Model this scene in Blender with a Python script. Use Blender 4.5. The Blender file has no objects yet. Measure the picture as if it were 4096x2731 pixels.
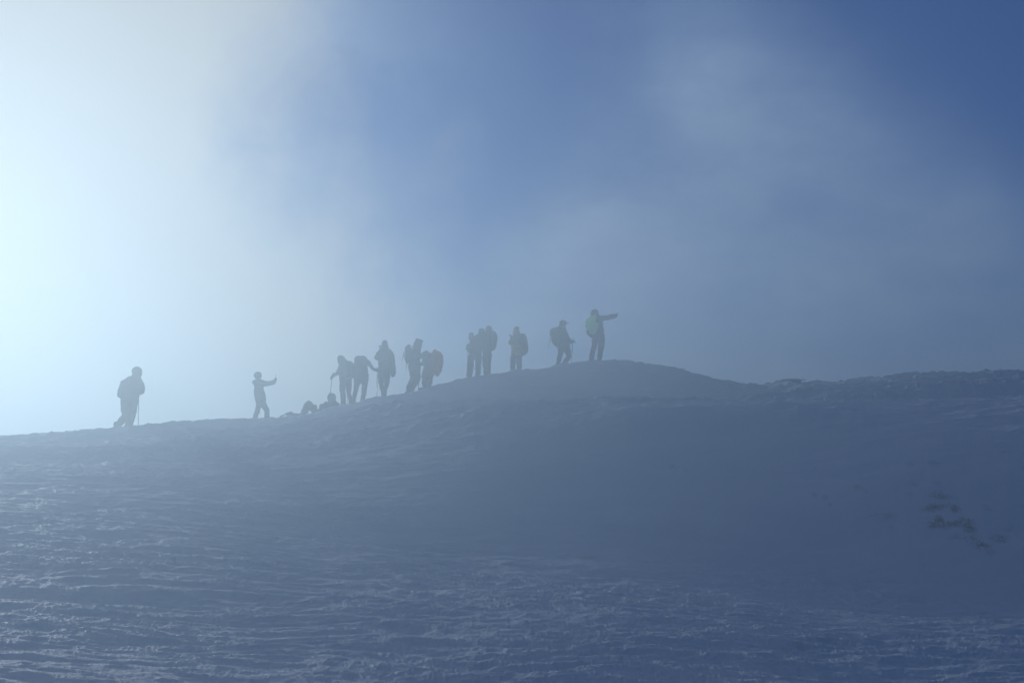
import bpy, bmesh, math, random
import numpy as np
from mathutils import Vector, Matrix
random.seed(7)
C = bpy.context.scene.collection
PI = math.pi
# ------------------------------------------------------------------ camera
F = 5689.0; W0, H0 = 4096.0, 2731.0; PITCH = math.radians(8.0); EYE = 1.6
cp, sp = math.cos(PITCH), math.sin(PITCH)
def ray(u, v):
    dx = (u - W0/2)/F; dy = (H0/2 - v)/F
    return np.array([dx, cp - dy*sp, sp + dy*cp])
def azel(u, v):
    d = ray(u, v); return math.atan2(d[0], d[1]), d[2]/math.hypot(d[0], d[1])
def at(u, v, D, off=0.0):
    """world point seen at (u, v), D metres away along the ground, off metres further back"""
    d = ray(u, v); h = math.hypot(d[0], d[1]); y = D*d[1]/h + off
    return Vector((d[0]*y/d[1], y, EYE + d[2]*y/d[1]))
SUN_UV = (-420, 860)
# ------------------------------------------------------------------ noise
def hash2(ix, iy, s):
    h = (ix.astype(np.int64)*374761393 + iy.astype(np.int64)*668265263 + s*1274126177) & 0xffffffff
    h = ((h ^ (h >> 13))*1103515245) & 0xffffffff
    h = h ^ (h >> 16)
    return (h & 0xffff)/65536.0*2*PI
def perlin(x, y, s=0):
    ix = np.floor(x); iy = np.floor(y); fx = x-ix; fy = y-iy
    u = fx*fx*fx*(fx*(fx*6-15)+10); v = fy*fy*fy*(fy*(fy*6-15)+10)
    def g(a, b):
        t = hash2(ix+a, iy+b, s); return np.cos(t)*(fx-a) + np.sin(t)*(fy-b)
    a = g(0,0)*(1-u) + g(1,0)*u; b = g(0,1)*(1-u) + g(1,1)*u
    return (a*(1-v) + b*v)*1.5
def sm(a, b, x):
    t = np.clip((x-a)/(b-a), 0, 1); return t*t*(3-2*t)
# ------------------------------------------------------------------ terrain heights
def ctrl(pts, k=None):
    us = [p[0] for p in pts]; return us, [p[1] for p in pts]
U1   = [0, 525, 1000, 1300, 1600, 1900, 2500, 3000, 3300, 3700, 4096]
D1   = [39, 39.5, 42, 41, 37, 34.5, 32, 32, 33, 36, 38]
Y1   = [1757, 1716, 1684, 1655, 1634, 1622, 1612, 1608, 1588, 1534, 1502]
Z13  = [.96, .96, .96, .97, .98, .98, .98, .92, .85, .8, .8]
Z18  = [1.6, 1.6, 1.55, 1.45, 1.4, 1.35, 1.3, 1.15, 1.02, .95, .95]
Z25  = [2.55, 2.6, 2.65, 2.75, 2.9, 3.1, 3.3, 3.35, 3.45, 3.6, 3.65]
DR   = [.45, .45, .45, .40, .32, .26, .22, .22, .24, .30, .36]
AZ1 = np.array([azel(u, y)[0] for u, y in zip(U1, Y1)])
ZC1 = np.array([EYE + d*azel(u, y)[1] for u, y, d in zip(U1, Y1, D1)])
sil = [(0,1790),(300,1768),(640,1738),(1000,1708),(1150,1688),(1250,1667),(1360,1635),(1500,1598),(1620,1574),(1750,1549),(1850,1527),
       (1950,1506),(2060,1484),(2250,1461),(2400,1448),(2520,1449),(2600,1461),(2690,1480),(2740,1497),(2800,1511),(2870,1527),(2950,1532),(3060,1536),
       (3180,1524),(3300,1534),(3420,1527),(3600,1509),(3750,1497),(3900,1501),(4096,1505)]
D2u = [0,1000,1300,1500,1650,1900,2070,2250,2400,2550,2900,3300,4096]
D2v = [45,46,44,44.3,45,46,46.8,47.5,48,48,46,44,44]
AZ2 = np.array([azel(u, y)[0] for u, y in sil]); D2s = np.interp([p[0] for p in sil], D2u, D2v)
ZC2 = np.array([EYE + d*azel(u, y)[1] for (u, y), d in zip(sil, D2s)])
AZD = np.array([azel(u, 1500)[0] for u in D2u])
AFu = [0, 1300, 1700, 2100, 2800, 3000, 3300, 4096]; AFv = [.16, .18, .24, .30, .30, .20, .15, .145]
AZA = np.array([azel(u, 1500)[0] for u in AFu])
def base_h(x, y):
    az = np.arctan2(x, y); r = np.hypot(x, y)
    ca = np.clip(az, AZ1[0], AZ1[-1]); ex = az - ca
    I = lambda v: np.interp(ca, AZ1, v)
    d1 = I(D1); zc = I(ZC1) + np.where(ex < 0, ex*5.0, -ex*1.2)
    z18 = I(Z18); z25 = I(Z25) + np.where(ex < 0, ex*2.2, 0)
    zc = np.maximum(zc, 1.0); z25 = np.minimum(z25, zc-.1)
    kr = np.stack([0*r, 0*r+5, 0*r+9, 0*r+13, 0*r+18, 0*r+25, d1-5, d1, d1+6, d1+18, 0*r+80, 0*r+125])
    kz = np.stack([0*r, 0*r+.22, 0*r+.52, I(Z13), z18, np.minimum(z25, EYE + 25*((zc-EYE)/d1 - .010)), EYE + (d1-5)*((zc-EYE)/d1 - .0035), zc, zc-.25, zc-4.5, 0*r-9, 0*r-22])
    h = np.diff(kr, axis=0); dl = np.diff(kz, axis=0)/h
    m = np.zeros_like(kz)
    m[1:-1] = np.where(dl[:-1]*dl[1:] > 0, 2*dl[:-1]*dl[1:]/(dl[:-1]+dl[1:]+1e-12*np.sign(dl[:-1]+dl[1:])), 0)
    m[0] = dl[0]; m[-1] = dl[-1]
    j = np.clip((kr <= r[None]).sum(0)-1, 0, len(kr)-2)
    g = lambda A: np.take_along_axis(A, j[None], 0)[0]
    g1 = lambda A: np.take_along_axis(A, j[None]+1, 0)[0]
    hh = g(h); t = np.clip((r-g(kr))/hh, 0, 1)
    N = ((1+2*t)*(1-t)**2*g(kz) + t*(1-t)**2*hh*g(m) + t*t*(3-2*t)*g1(kz) + t*t*(t-1)*hh*g1(m))
    d2 = np.interp(az, AZD, D2v); z2 = np.interp(az, AZ2, ZC2) + np.where(ex < 0, ex*5.0, -ex*1.2)
    a = np.interp(az, AZA, AFv); d = d2 - r
    c = 1.2
    drop = np.where(d > 0, a*(np.sqrt(d*d+c*c)-c), .26*(np.sqrt(d*d+9.0)-3.0))
    drop = drop + np.where(d < -12, (-d-12)*.12, 0)
    drop = drop + np.where(d > 8, (d-8)*.28, 0)
    M = z2 - drop
    k = .09
    z = np.maximum(N, M) + k*np.log1p(np.exp(-np.abs(N-M)/k))*.5
    w = sm(math.radians(55), math.radians(105), np.abs(az))
    return z*(1-w) + w*(-.04*r)
def fbm_wind(x, y, r):
    # hard wind crust: long low crests lying across the slope, broken into lips and pits
    wx = x + .55*perlin(x*.35, y*.35, 3); wy = y + .28*perlin(x*.5+9, y*.5, 4) + .12*x
    o = .085*perlin(wx*.16, wy*.42, 11)
    a = perlin(wx*.55, wy*1.25, 12); o = o + .046*(1-np.abs(a)*2.2)*.6
    a = perlin(wx*1.2+3, wy*3.0, 13); o = o + .030*(1-np.abs(a)*2.2)*.7
    o = o - .045
    mod = .65 + .5*sm(-.35, .5, perlin(x*.25+20, y*.6+3, 21))
    a = perlin(wx*3.4+1, wy*7.6, 14); o = o + mod*.0120*(1-np.abs(a)*2.0)
    o = o + mod*.0115*perlin(wx*5, wy*12, 15)
    o = o + mod*.0090*(.5-np.abs(perlin(wx*11, wy*23+5, 16))*1.6)*sm(46, 26, r)
    q = r < 24
    if q.any(): o[q] = o[q] + (.0052*(.5-np.abs(perlin(x[q]*25, y[q]*46+5, 17))*1.6)*mod[q] + .0022*perlin(x[q]*60, y[q]*85, 18))*sm(24, 15, r[q])
    return o
# raised drifts catching light on the right hand crest: (u0,v0)-(u1,v1), height, width
DRIFTS = [((3085,1625),(3205,1690),.20,.34),((3205,1650),(3320,1672),.16,.30),((3220,1655),(3300,1700),.12,.26),((3350,1640),(3455,1690),.18,.30),
          ((1890,1660),(2010,1650),.10,.35),((1440,1650),(1600,1642),.08,.4),((3580,1640),(3700,1655),.07,.35),((3830,1640),(3960,1660),.08,.35)]
PATCH = [(3740,2028,60,7,1),(3820,2032,22,14,1),(3760,2078,24,20,1),(3735,2100,34,14,1),(3800,2098,50,9,1),(3860,2090,36,34,1),(3880,2110,24,28,1),
         (3700,2078,26,9,.8),(3645,2090,18,7,.7),(3830,2145,45,16,.85),(3890,2158,34,14,.9),(3930,2182,36,16,.9),(3960,2205,24,10,.7),(4000,2150,40,22,.9),
         (4030,2110,26,12,.8),(3950,2025,20,8,.8),(3760,1985,40,8,.9),(3790,1980,20,5,.8),(3640,1980,16,6,.6),(3660,1938,24,4,.6),(3745,1935,18,4,.8),(3645,1857,22,5,.8),(3735,1852,30,4,.8),
         (3550,2068,40,9,.8),(3510,2068,22,8,.7),(3480,2070,20,6,.7),(3570,2110,18,7,.6),(3300,1995,18,10,.6),(3330,2030,26,7,.8),(3260,1985,16,6,.6),(3430,1955,18,5,.8),(3465,1970,10,4,.7),
         (2680,1875,40,6,.8),(2620,1870,20,4,.7),(2745,1885,16,5,.6),(2350,2228,50,4,.8),(2250,2232,30,4,.6),(4020,2478,40,8,.8),(3990,2470,22,5,.6),(3920,2430,26,8,.5),(3310,2560,40,16,.5),(3140,2580,30,6,.7),(3215,2578,36,6,.8),(3650,2445,30,5,.6)]
def ground_hit(u, v):
    d = ray(u, v); h = math.hypot(d[0], d[1]); r = np.arange(5, 52, .05)
    z = EYE + d[2]/h*r; g = base_h(d[0]/h*r, d[1]/h*r)
    k = np.nonzero(g >= z)[0]; rr = r[k[0]] if len(k) else r[-1]
    return d[0]/h*rr, d[1]/h*rr
DR_W = [(ground_hit(*a), ground_hit(*b), h*.35, w*1.0) for a, b, h, w in DRIFTS]
def full_h(x, y):
    r = np.hypot(x, y); az = np.arctan2(x, y)
    z = base_h(x, y)
    nz = fbm_wind(x, y, r)
    # the steep face in the middle is wind-polished, the crests and foreground are rough
    steep = sm(17.0, 20.0, r)*sm(29.5, 25.5, r)*sm(-.30, .02, az)
    mound = sm(36, 39, r)*sm(45.5, 43, r)*sm(-.10, 0, az)*sm(.17, .12, az)
    amp = 1 - .3*np.maximum(steep, mound) + (1.0+.7*sm(-.1,.0,az))*sm(27, 31, r)*(1-mound) - .12*sm(20, 12, r)
    z = z + nz*amp
    # wind lip along the nearer crest, where the slope rolls over in front of the summit mound
    dl = np.interp(az, AZ1, D1)
    lip = sm(-.13, -.03, az)*sm(.32, .24, az)
    z = z + lip*(.13 + .10*perlin(x*.5, y*.3, 71))*np.exp(-((r-dl+.4*perlin(x*.35, y*.2, 72))/.75)**2)
    # rime lumps along the right hand crest and on the summit edge
    lum = (sm(.12, .17, az)*sm(35, 40, r) + .8*sm(.055, .075, az)*sm(46.5, 47.5, r))*sm(60, 52, r)
    a = perlin(x*1.3, y*1.0, 31); b = perlin(x*3.1, y*2.4, 32); c = perlin(x*7, y*5.5, 33)
    z = z + lum*(.12*np.maximum(a, -.1) + .06*np.abs(b) + .022*np.abs(c) - .06)
    for (x0,y0),(x1,y1),hh,ww in DR_W:
        ex, ey = x1-x0, y1-y0; L2 = ex*ex+ey*ey
        t = np.clip(((x-x0)*ex+(y-y0)*ey)/L2, -.2, 1.2)
        dd = np.hypot(x-x0-t*ex, y-y0-t*ey)/(ww*(1+.5*perlin(x*1.5, y*1.5, 41)))
        z = z + hh*np.exp(-dd*dd)*(1+.8*perlin(x*3, y*3, 42))*sm(-.2,.1,t)*sm(1.2,.9,t)
    return z
def gz(x, y):
    return float(full_h(np.array([x], float), np.array([y], float))[0])
# ------------------------------------------------------------------ materials
def new_mat(name):
    m = bpy.data.materials.new(name); m.use_nodes = True
    return m, m.node_tree, m.node_tree.nodes['Principled BSDF']
def cloth(name, col, rough=.85, trans=0.0):
    m, nt, b = new_mat(name)
    n = nt.nodes.new('ShaderNodeTexNoise'); n.inputs['Scale'].default_value = 9; n.inputs['Detail'].default_value = 5
    tc = nt.nodes.new('ShaderNodeTexCoord'); nt.links.new(tc.outputs['Object'], n.inputs['Vector'])
    r = nt.nodes.new('ShaderNodeValToRGB')
    r.color_ramp.elements[0].color = tuple(c*.8 for c in col)+(1,); r.color_ramp.elements[1].color = tuple(min(1, c*1.2) for c in col)+(1,)
    nt.links.new(n.outputs['Fac'], r.inputs['Fac']); nt.links.new(r.outputs['Color'], b.inputs['Base Color'])
    b.inputs['Roughness'].default_value = rough
    bp = nt.nodes.new('ShaderNodeBump'); bp.inputs['Strength'].default_value = .25; bp.inputs['Distance'].default_value = .01
    n2 = nt.nodes.new('ShaderNodeTexNoise'); n2.inputs['Scale'].default_value = 60; nt.links.new(tc.outputs['Object'], n2.inputs['Vector'])
    nt.links.new(n2.outputs['Fac'], bp.inputs['Height']); nt.links.new(bp.outputs['Normal'], b.inputs['Normal'])
    if trans:
        t = nt.nodes.new('ShaderNodeBsdfTranslucent'); nt.links.new(r.outputs['Color'], t.inputs['Color'])
        mx = nt.nodes.new('ShaderNodeMixShader'); mx.inputs[0].default_value = trans
        nt.links.new(b.outputs[0], mx.inputs[1]); nt.links.new(t.outputs[0], mx.inputs[2])
        nt.links.new(mx.outputs[0], nt.nodes['Material Output'].inputs['Surface'])
    return m
MAT = {}
def mt(name, col, rough=.85, trans=0.0):
    if name not in MAT: MAT[name] = cloth(name, col, rough, trans)
    return MAT[name]
BLACK = mt('black_fabric', (.02,.022,.028)); NAVY = mt('navy_fabric', (.025,.035,.07)); GREY = mt('grey_fabric', (.09,.10,.11))
PALE = mt('pale_grey_fabric', (.30,.32,.32)); OLIVE = mt('olive_fabric', (.07,.08,.05)); TEAL = mt('teal_fabric', (.03,.08,.09))
YEL = mt('yellow_fabric', (.55,.46,.10)); MAROON = mt('maroon_fabric', (.10,.03,.04)); BOOT = mt('boot_leather', (.03,.026,.022), .6)
GLOVE = mt('glove_fabric', (.018,.018,.02)); SKIN = mt('skin', (.42,.26,.18), .6); ORANGE = mt('orange_cover', (.70,.14,.07), .5, .6)
GREEN = mt('green_cover', (.5,.83,.42), .45, .85); METAL = mt('dark_metal', (.05,.05,.055), .35); RUBBER = mt('black_rubber', (.015,.015,.015), .7)
HAIR = mt('hair', (.02,.014,.01), .7)
# ------------------------------------------------------------------ mesh helpers
class MB:
    def __init__(s): s.v = []; s.f = []
    def loft(s, rings, close=True, capk=1.0):
        """rings: (centre, side vector, depth vector); rounded ends are added"""
        n = 14
        if close and len(rings) > 1:
            def cap(a, b, out):
                ax = (a[0]-b[0]); ax = ax.normalized() if ax.length > 1e-6 else Vector((0,0,1))
                rr = min(a[1].length, a[2].length); o = []
                for q in ((.45,.89),(.8,.6),(.97,.25)):
                    o.append((a[0]+ax*rr*q[0]*capk, a[1]*q[1], a[2]*q[1]))
                return o
            rings = cap(rings[0], rings[1], 1)[::-1] + list(rings) + cap(rings[-1], rings[-2], 1)
        b = len(s.v)
        for c, A, B in rings:
            for k in range(n):
                t = 2*PI*k/n; s.v.append(c + A*math.cos(t) + B*math.sin(t))
        m = len(rings)
        for i in range(m-1):
            for k in range(n):
                k2 = (k+1) % n; s.f.append((b+i*n+k, b+i*n+k2, b+(i+1)*n+k2, b+(i+1)*n+k))
        s.f.append(tuple(b+k for k in range(n))[::-1]); s.f.append(tuple(b+(m-1)*n+k for k in range(n)))
    def chain(s, pts, fine=3, capk=1.0):
        """pts: (Vector, half width in the view plane, half depth). Smoothly interpolated."""
        P = []
        m = len(pts)
        for i in range(m-1):
            p0 = pts[max(i-1,0)]; p1 = pts[i]; p2 = pts[i+1]; p3 = pts[min(i+2,m-1)]
            for q in range(fine):
                t = q/fine
                f = lambda a, b, c, d: .5*((2*b)+(c-a)*t+(2*a-5*b+4*c-d)*t*t+(-a+3*b-3*c+d)*t**3)
                P.append((f(p0[0],p1[0],p2[0],p3[0]), max(.003, f(p0[1],p1[1],p2[1],p3[1])), max(.003, f(p0[2],p1[2],p2[2],p3[2]))))
        P.append(pts[-1])
        R = []
        for i, (c, w, d) in enumerate(P):
            a = P[max(i-1,0)][0]; b = P[min(i+1,len(P)-1)][0]; T = (b-a)
            T = T.normalized() if T.length > 1e-6 else Vector((0,0,1))
            Y = Vector((0,1,0)); S = T.cross(Y)
            S = S.normalized() if S.length > .25 else T.cross(Vector((0,0,1))).normalized()
            Dv = S.cross(T).normalized()
            R.append((c, S*w, Dv*d))
        s.loft(R, capk=capk)
    def ell(s, c, ax, ay, az, rot=None):
        rings = []
        R = rot or Matrix.Identity(3)
        for k in range(1, 10):
            t = PI*k/10; st, ct = math.sin(t), math.cos(t)
            rings.append((Vector(c)+R@Vector((0,0,az*ct)), R@Vector((ax*st,0,0)), R@Vector((0,ay*st,0))))
        s.loft(rings, close=False)
    def box(s, c, hx, hy, hz, rot=None):
        R = rot or Matrix.Identity(3); b = len(s.v)
        for x in (-1,1):
            for y in (-1,1):
                for z in (-1,1): s.v.append(Vector(c)+R@Vector((x*hx,y*hy,z*hz)))
        for f in ((0,1,3,2),(4,6,7,5),(0,4,5,1),(2,3,7,6),(0,2,6,4),(1,5,7,3)): s.f.append(tuple(b+i for i in f))
    def tube(s, a, b, r0, r1=None, n=8):
        r1 = r1 if r1 is not None else r0; a = Vector(a); b = Vector(b); T = (b-a).normalized()
        S = T.orthogonal().normalized(); D = T.cross(S); k0 = len(s.v)
        for c, r in ((a, r0), (b, r1)):
            for k in range(n):
                t = 2*PI*k/n; s.v.append(c+S*r*math.cos(t)+D*r*math.sin(t))
        for k in range(n):
            k2 = (k+1)%n; s.f.append((k0+k, k0+k2, k0+n+k2, k0+n+k))
        s.f.append(tuple(k0+k for k in range(n))[::-1]); s.f.append(tuple(k0+n+k for k in range(n)))
    def build(s, name, mat, parent=None, voxel=None, smooth=4, wrinkle=0.0, origin=None, seed=0):
        me = bpy.data.meshes.new(name)
        org = Vector(origin) if origin is not None else (parent_world(parent) if parent else Vector((0,0,0)))
        me.from_pydata([v-org for v in s.v], [], s.f); me.update()
        if voxel:
            tmp = bpy.data.objects.new('tmp', me); C.objects.link(tmp)
            md = tmp.modifiers.new('r', 'REMESH'); md.mode = 'VOXEL'; md.voxel_size = voxel; md.use_smooth_shade = True
            if smooth:
                m2 = tmp.modifiers.new('s', 'SMOOTH'); m2.factor = .5; m2.iterations = smooth
            dg = bpy.context.evaluated_depsgraph_get()
            m3 = bpy.data.meshes.new_from_object(tmp.evaluated_get(dg)); m3.name = name
            bpy.data.objects.remove(tmp); bpy.data.meshes.remove(me); me = m3
            if wrinkle and len(me.vertices):
                n = len(me.vertices); co = np.zeros(n*3); me.vertices.foreach_get('co', co); co = co.reshape(-1,3)
                no = np.zeros(n*3); me.vertex_normals.foreach_get('vector', no); no = no.reshape(-1,3)
                a = perlin(co[:,0]*5+co[:,1]*3+seed*7.3, co[:,2]*7-co[:,1]*3, 51+seed) + .55*perlin(co[:,0]*12+co[:,1]*7+seed, co[:,2]*16, 52) 
                co = co + no*(a*wrinkle)[:,None]
                me.vertices.foreach_set('co', co.ravel()); me.update()
        me.polygons.foreach_set('use_smooth', [True]*len(me.polygons))
        me.materials.clear(); me.materials.append(mat)
        o = bpy.data.objects.new(name, me); C.objects.link(o)
        if parent: o.parent = parent
        o.location = org - (parent_world(parent) if parent else Vector((0,0,0)))
        return o
def parent_world(p):
    v = Vector((0,0,0))
    while p is not None: v += p.location; p = p.parent
    return v
def tag(o, label, cat, group=None, kind=None):
    if label: o['label'] = label
    if cat: o['category'] = cat
    if group: o['group'] = group
    if kind: o['kind'] = kind
    return o
def empty(name, loc):
    o = bpy.data.objects.new(name, None); C.objects.link(o); o.location = loc; return o
# ------------------------------------------------------------------ ground mesh
def make_ground():
    fa = np.linspace(math.radians(-23.5), math.radians(23.5), 1500)
    step = fa[1]-fa[0]
    side = []; a = fa[-1]; s = step
    while a < PI:
        s = min(s*1.06, math.radians(2.5)); a += s; side.append(a)
    side = np.array(side); side = side[:-1] if side[-1] >= PI-.01 else side
    A = np.concatenate([-side[::-1], fa, side])          # ring, closed behind the camera
    r = [0.4]; 
    while r[-1] < 118:
        q = r[-1]
        g = 1.0022 if 6.5 < q < 50.5 else (1.06 if q <= 6.5 else 1.03)
        r.append(q*g)
    R = np.array(r); na, nr = len(A), len(R)
    print('ground grid', na, nr)
    V = np.empty((nr*na+1, 3), np.float32); V[0] = (0,0,0)
    sa, ca = np.sin(A), np.cos(A)
    for i0 in range(0, nr, 60):
        rr = R[i0:i0+60]; X = (rr[:,None]*sa[None]).ravel(); Y = (rr[:,None]*ca[None]).ravel()
        V[1+i0*na:1+i0*na+len(X), 0] = X; V[1+i0*na:1+i0*na+len(X), 1] = Y; V[1+i0*na:1+i0*na+len(X), 2] = full_h(X, Y)
    i = np.arange(nr-1)[:,None]*na; j = np.arange(na)[None]; j2 = (j+1) % na
    q = np.stack([1+i+j, 1+i+na+j, 1+i+na+j2, 1+i+j2], -1).reshape(-1,4)[:, ::-1]
    me = bpy.data.meshes.new('ground'); nq = len(q)
    tri = np.stack([np.zeros(na,int), 1+j[0], 1+j2[0]], -1)[:, ::-1]
    me.vertices.add(len(V)); me.vertices.foreach_set('co', V.ravel())
    me.loops.add(nq*4+na*3); me.loops.foreach_set('vertex_index', np.concatenate([q.ravel(), tri.ravel()]).astype(np.int32))
    me.polygons.add(nq+na)
    me.polygons.foreach_set('loop_start', np.concatenate([np.arange(nq)*4, nq*4+np.arange(na)*3]).astype(np.int32))
    me.polygons.foreach_set('loop_total', np.concatenate([np.full(nq,4), np.full(na,3)]).astype(np.int32))
    me.update(calc_edges=True)
    me.polygons.foreach_set('use_smooth', [True]*len(me.polygons))
    # where turf shows through the thin snow
    X = V[:,0].astype(float); Y = V[:,1].astype(float); bare = np.zeros(len(V))
    nn = perlin(X*2.2, Y*3.5, 61) + .7*perlin(X*6, Y*9, 62) + .5*perlin(X*15, Y*20, 63)
    for (pu, pv, hu, hv, amt) in PATCH:
        cx, cy = ground_hit(pu, pv); tx, ty = ground_hit(pu, pv-hv)
        sx = hu/F*math.hypot(cx, cy)*1.1; sy = max(abs(ty-cy), .12)*1.2
        d = np.hypot((X-cx)/sx, (Y-cy)/sy)
        bare = np.maximum(bare, (.62 if amt > .85 else .34)*amt*sm(1.25, .25, d + nn*.55)*sm(-.25,.35, nn+.25))
    at_ = me.attributes.new('bare', 'FLOAT', 'POINT'); at_.data.foreach_set('value', bare.astype(np.float32))
    o = bpy.data.objects.new('ground', me); C.objects.link(o); tag(o, None, None, kind='structure')
    m, nt, b = new_mat('wind_packed_snow'); N = nt.nodes; L = nt.links
    tc = N.new('ShaderNodeTexCoord')
    n1 = N.new('ShaderNodeTexNoise'); n1.inputs['Scale'].default_value = .7; n1.inputs['Detail'].default_value = 6
    L.new(tc.outputs['Object'], n1.inputs['Vector'])
    cr = N.new('ShaderNodeValToRGB'); cr.color_ramp.elements[0].position = .3; cr.color_ramp.elements[1].position = .7
    cr.color_ramp.elements[0].color = (.68,.80,.92,1); cr.color_ramp.elements[1].color = (.78,.88,.96,1)
    L.new(n1.outputs['Fac'], cr.inputs['Fac'])
    n3 = N.new('ShaderNodeTexNoise'); n3.inputs['Scale'].default_value = 14; n3.inputs['Detail'].default_value = 4; L.new(tc.outputs['Object'], n3.inputs['Vector'])
    tr = N.new('ShaderNodeValToRGB'); tr.color_ramp.elements[0].color = (.10,.10,.07,1); tr.color_ramp.elements[1].color = (.22,.20,.14,1)
    L.new(n3.outputs['Fac'], tr.inputs['Fac'])
    av = N.new('ShaderNodeAttribute'); av.attribute_name = 'bare'
    mx = N.new('ShaderNodeMixRGB'); L.new(av.outputs['Fac'], mx.inputs[0]); L.new(cr.outputs[0], mx.inputs[1]); L.new(tr.outputs[0], mx.inputs[2])
    L.new(mx.outputs[0], b.inputs['Base Color']); b.inputs['Roughness'].default_value = .62
    b.inputs['Specular IOR Level'].default_value = .35
    mp = N.new('ShaderNodeMapping'); mp.inputs['Scale'].default_value = (1,1.8,1); L.new(tc.outputs['Object'], mp.inputs['Vector'])
    n2 = N.new('ShaderNodeTexNoise'); n2.inputs['Scale'].default_value = 16; n2.inputs['Detail'].default_value = 9; n2.inputs['Roughness'].default_value = .75
    L.new(mp.outputs[0], n2.inputs['Vector'])
    bp = N.new('ShaderNodeBump'); bp.inputs['Strength'].default_value = .8; bp.inputs['Distance'].default_value = .025
    L.new(n2.outputs['Fac'], bp.inputs['Height']); L.new(bp.outputs[0], b.inputs['Normal'])
    me.materials.append(m)
    # dead grass blades in the bare spots
    g = MB(); rng = random.Random(3)
    for (pu, pv, hu, hv, amt) in PATCH:
        cx, cy = ground_hit(pu, pv); tx, ty = ground_hit(pu, pv-hv)
        sx = hu/F*math.hypot(cx, cy); sy = max(abs(ty-cy), .12)
        for k in range(int((30 if amt > .85 else 0)*amt*min(3, 1+sx*sy*2))):
            x = cx+rng.gauss(0, .5)*sx; y = cy+rng.gauss(0, .5)*sy; z = gz(x, y)
            h = rng.uniform(.02, .055); a = rng.uniform(0, 2*PI); l = rng.uniform(.02, .08)
            w = Vector((math.cos(a+1.57), math.sin(a+1.57), 0))*.004
            p = Vector((x, y, z-.01)); q = p+Vector((math.cos(a)*l*.4, math.sin(a)*l*.4, h*.7)); t = p+Vector((math.cos(a)*l, math.sin(a)*l, h))
            i = len(g.v); g.v += [p-w, p+w, q+w*.7, q-w*.7, t]; g.f += [(i,i+1,i+2,i+3),(i+3,i+2,i+4)]
    go = g.build('grass', mt('dry_grass', (.16,.15,.10), .8), origin=(0,0,0))
    tag(go, 'dry olive brown grass poking through thin snow on the dark slope at right', 'grass', kind='stuff')
make_ground()
# ------------------------------------------------------------------ people
ZR = {1:(4.3567,400,1400), 2:(5.6,960,1440), 3:(4.9,1100,1380), 4:(5.228,1300,1340), 5:(5.6,1560,1320), 6:(5.226,1820,1260), 7:(5.227,2150,1200)}
class Fig:
    """all outlines are given in traced units and turned into metres at the person's own distance D"""
    def __init__(s, reg, D, seed=0):
        s.k, s.u0, s.v0 = ZR[reg]; s.D = D; s.seed = seed
        s.pm = F/D/1.0*s.k     # traced units per metre (approx.)
    def p(s, x, y, off=0): return at(s.u0+x/s.k, s.v0+y/s.k, s.D, off)
    def c(s, pts, dr=1.0, off=0.0, sc=1.0):
        o = []
        for q in pts:
            x, y, w = q[:3]; oo = off + (q[3] if len(q) > 3 else 0); ww = w/s.pm*sc
            o.append((s.p(x, y, oo), ww, min(ww*dr, .30)))
        return o
def head_mesh(mb, c, yaw, tilt=0.0, r=.1):
    """head with face; c centre, yaw = direction the face looks (0 = away from camera, -90 = left)"""
    R = Matrix.Rotation(yaw, 3, 'Z') @ Matrix.Rotation(tilt, 3, 'X'); k = r/.1
    P = lambda x, y, z: Vector(c)+R@Vector((x*k, y*k, z*k))
    mb.ell(P(0,-.01,.02), .078*k, .098*k, .10*k, R)
    mb.ell(P(0,.025,-.055), .058*k, .068*k, .065*k, R)      # jaw
    mb.ell(P(0,.095,-.015), .014*k, .026*k, .026*k, R)      # nose
    mb.ell(P(0,.085,.03), .05*k, .016*k, .012*k, R)         # brow
    mb.ell(P(0,.088,-.062), .026*k, .012*k, .010*k, R)      # mouth
    mb.ell(P(0,.075,-.10), .022*k, .02*k, .018*k, R)        # chin
    for s_ in (-1,1):
        mb.ell(P(.031*s_,.078,.008), .013*k, .010*k, .009*k, R)
        mb.ell(P(.082*s_,-.005,-.01), .010*k, .02*k, .032*k, R)
def hand_mesh(mb, c, fwd, up, sc=1.0, curl=1.0):
    """gloved hand: palm, four unequal bent fingers and a thumb; fwd = knuckle direction, up = back of hand"""
    f = Vector(fwd).normalized(); u = Vector(up); u = (u - f*u.dot(f)).normalized(); sd = f.cross(u)
    R = Matrix((sd, f, u)).transposed(); P = lambda x, y, z: Vector(c)+R@Vector((x,y,z))*sc
    mb.ell(P(0,0,0), .046*sc, .055*sc, .024*sc, R)
    for x, l in ((-.034,.072),(-.012,.082),(.011,.078),(.033,.062)):
        a1, a2 = .5*curl, 1.6*curl
        p0 = P(x,.038,.004); p1 = P(x,.038+l*.5*math.cos(a1), .004-l*.5*math.sin(a1))
        p2 = P(x,.038+l*.5*math.cos(a1)+l*.45*math.cos(a2), .004-l*.5*math.sin(a1)-l*.45*math.sin(a2))
        mb.chain([(p0,.013*sc,.013*sc),(p1,.012*sc,.012*sc),(p2,.010*sc,.010*sc)], 2)
    mb.chain([(P(-.036,-.018,-.004),.016*sc,.016*sc),(P(-.062,.012,-.018),.014*sc,.014*sc),(P(-.060,.042,-.036),.011*sc,.011*sc)], 2)
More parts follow.
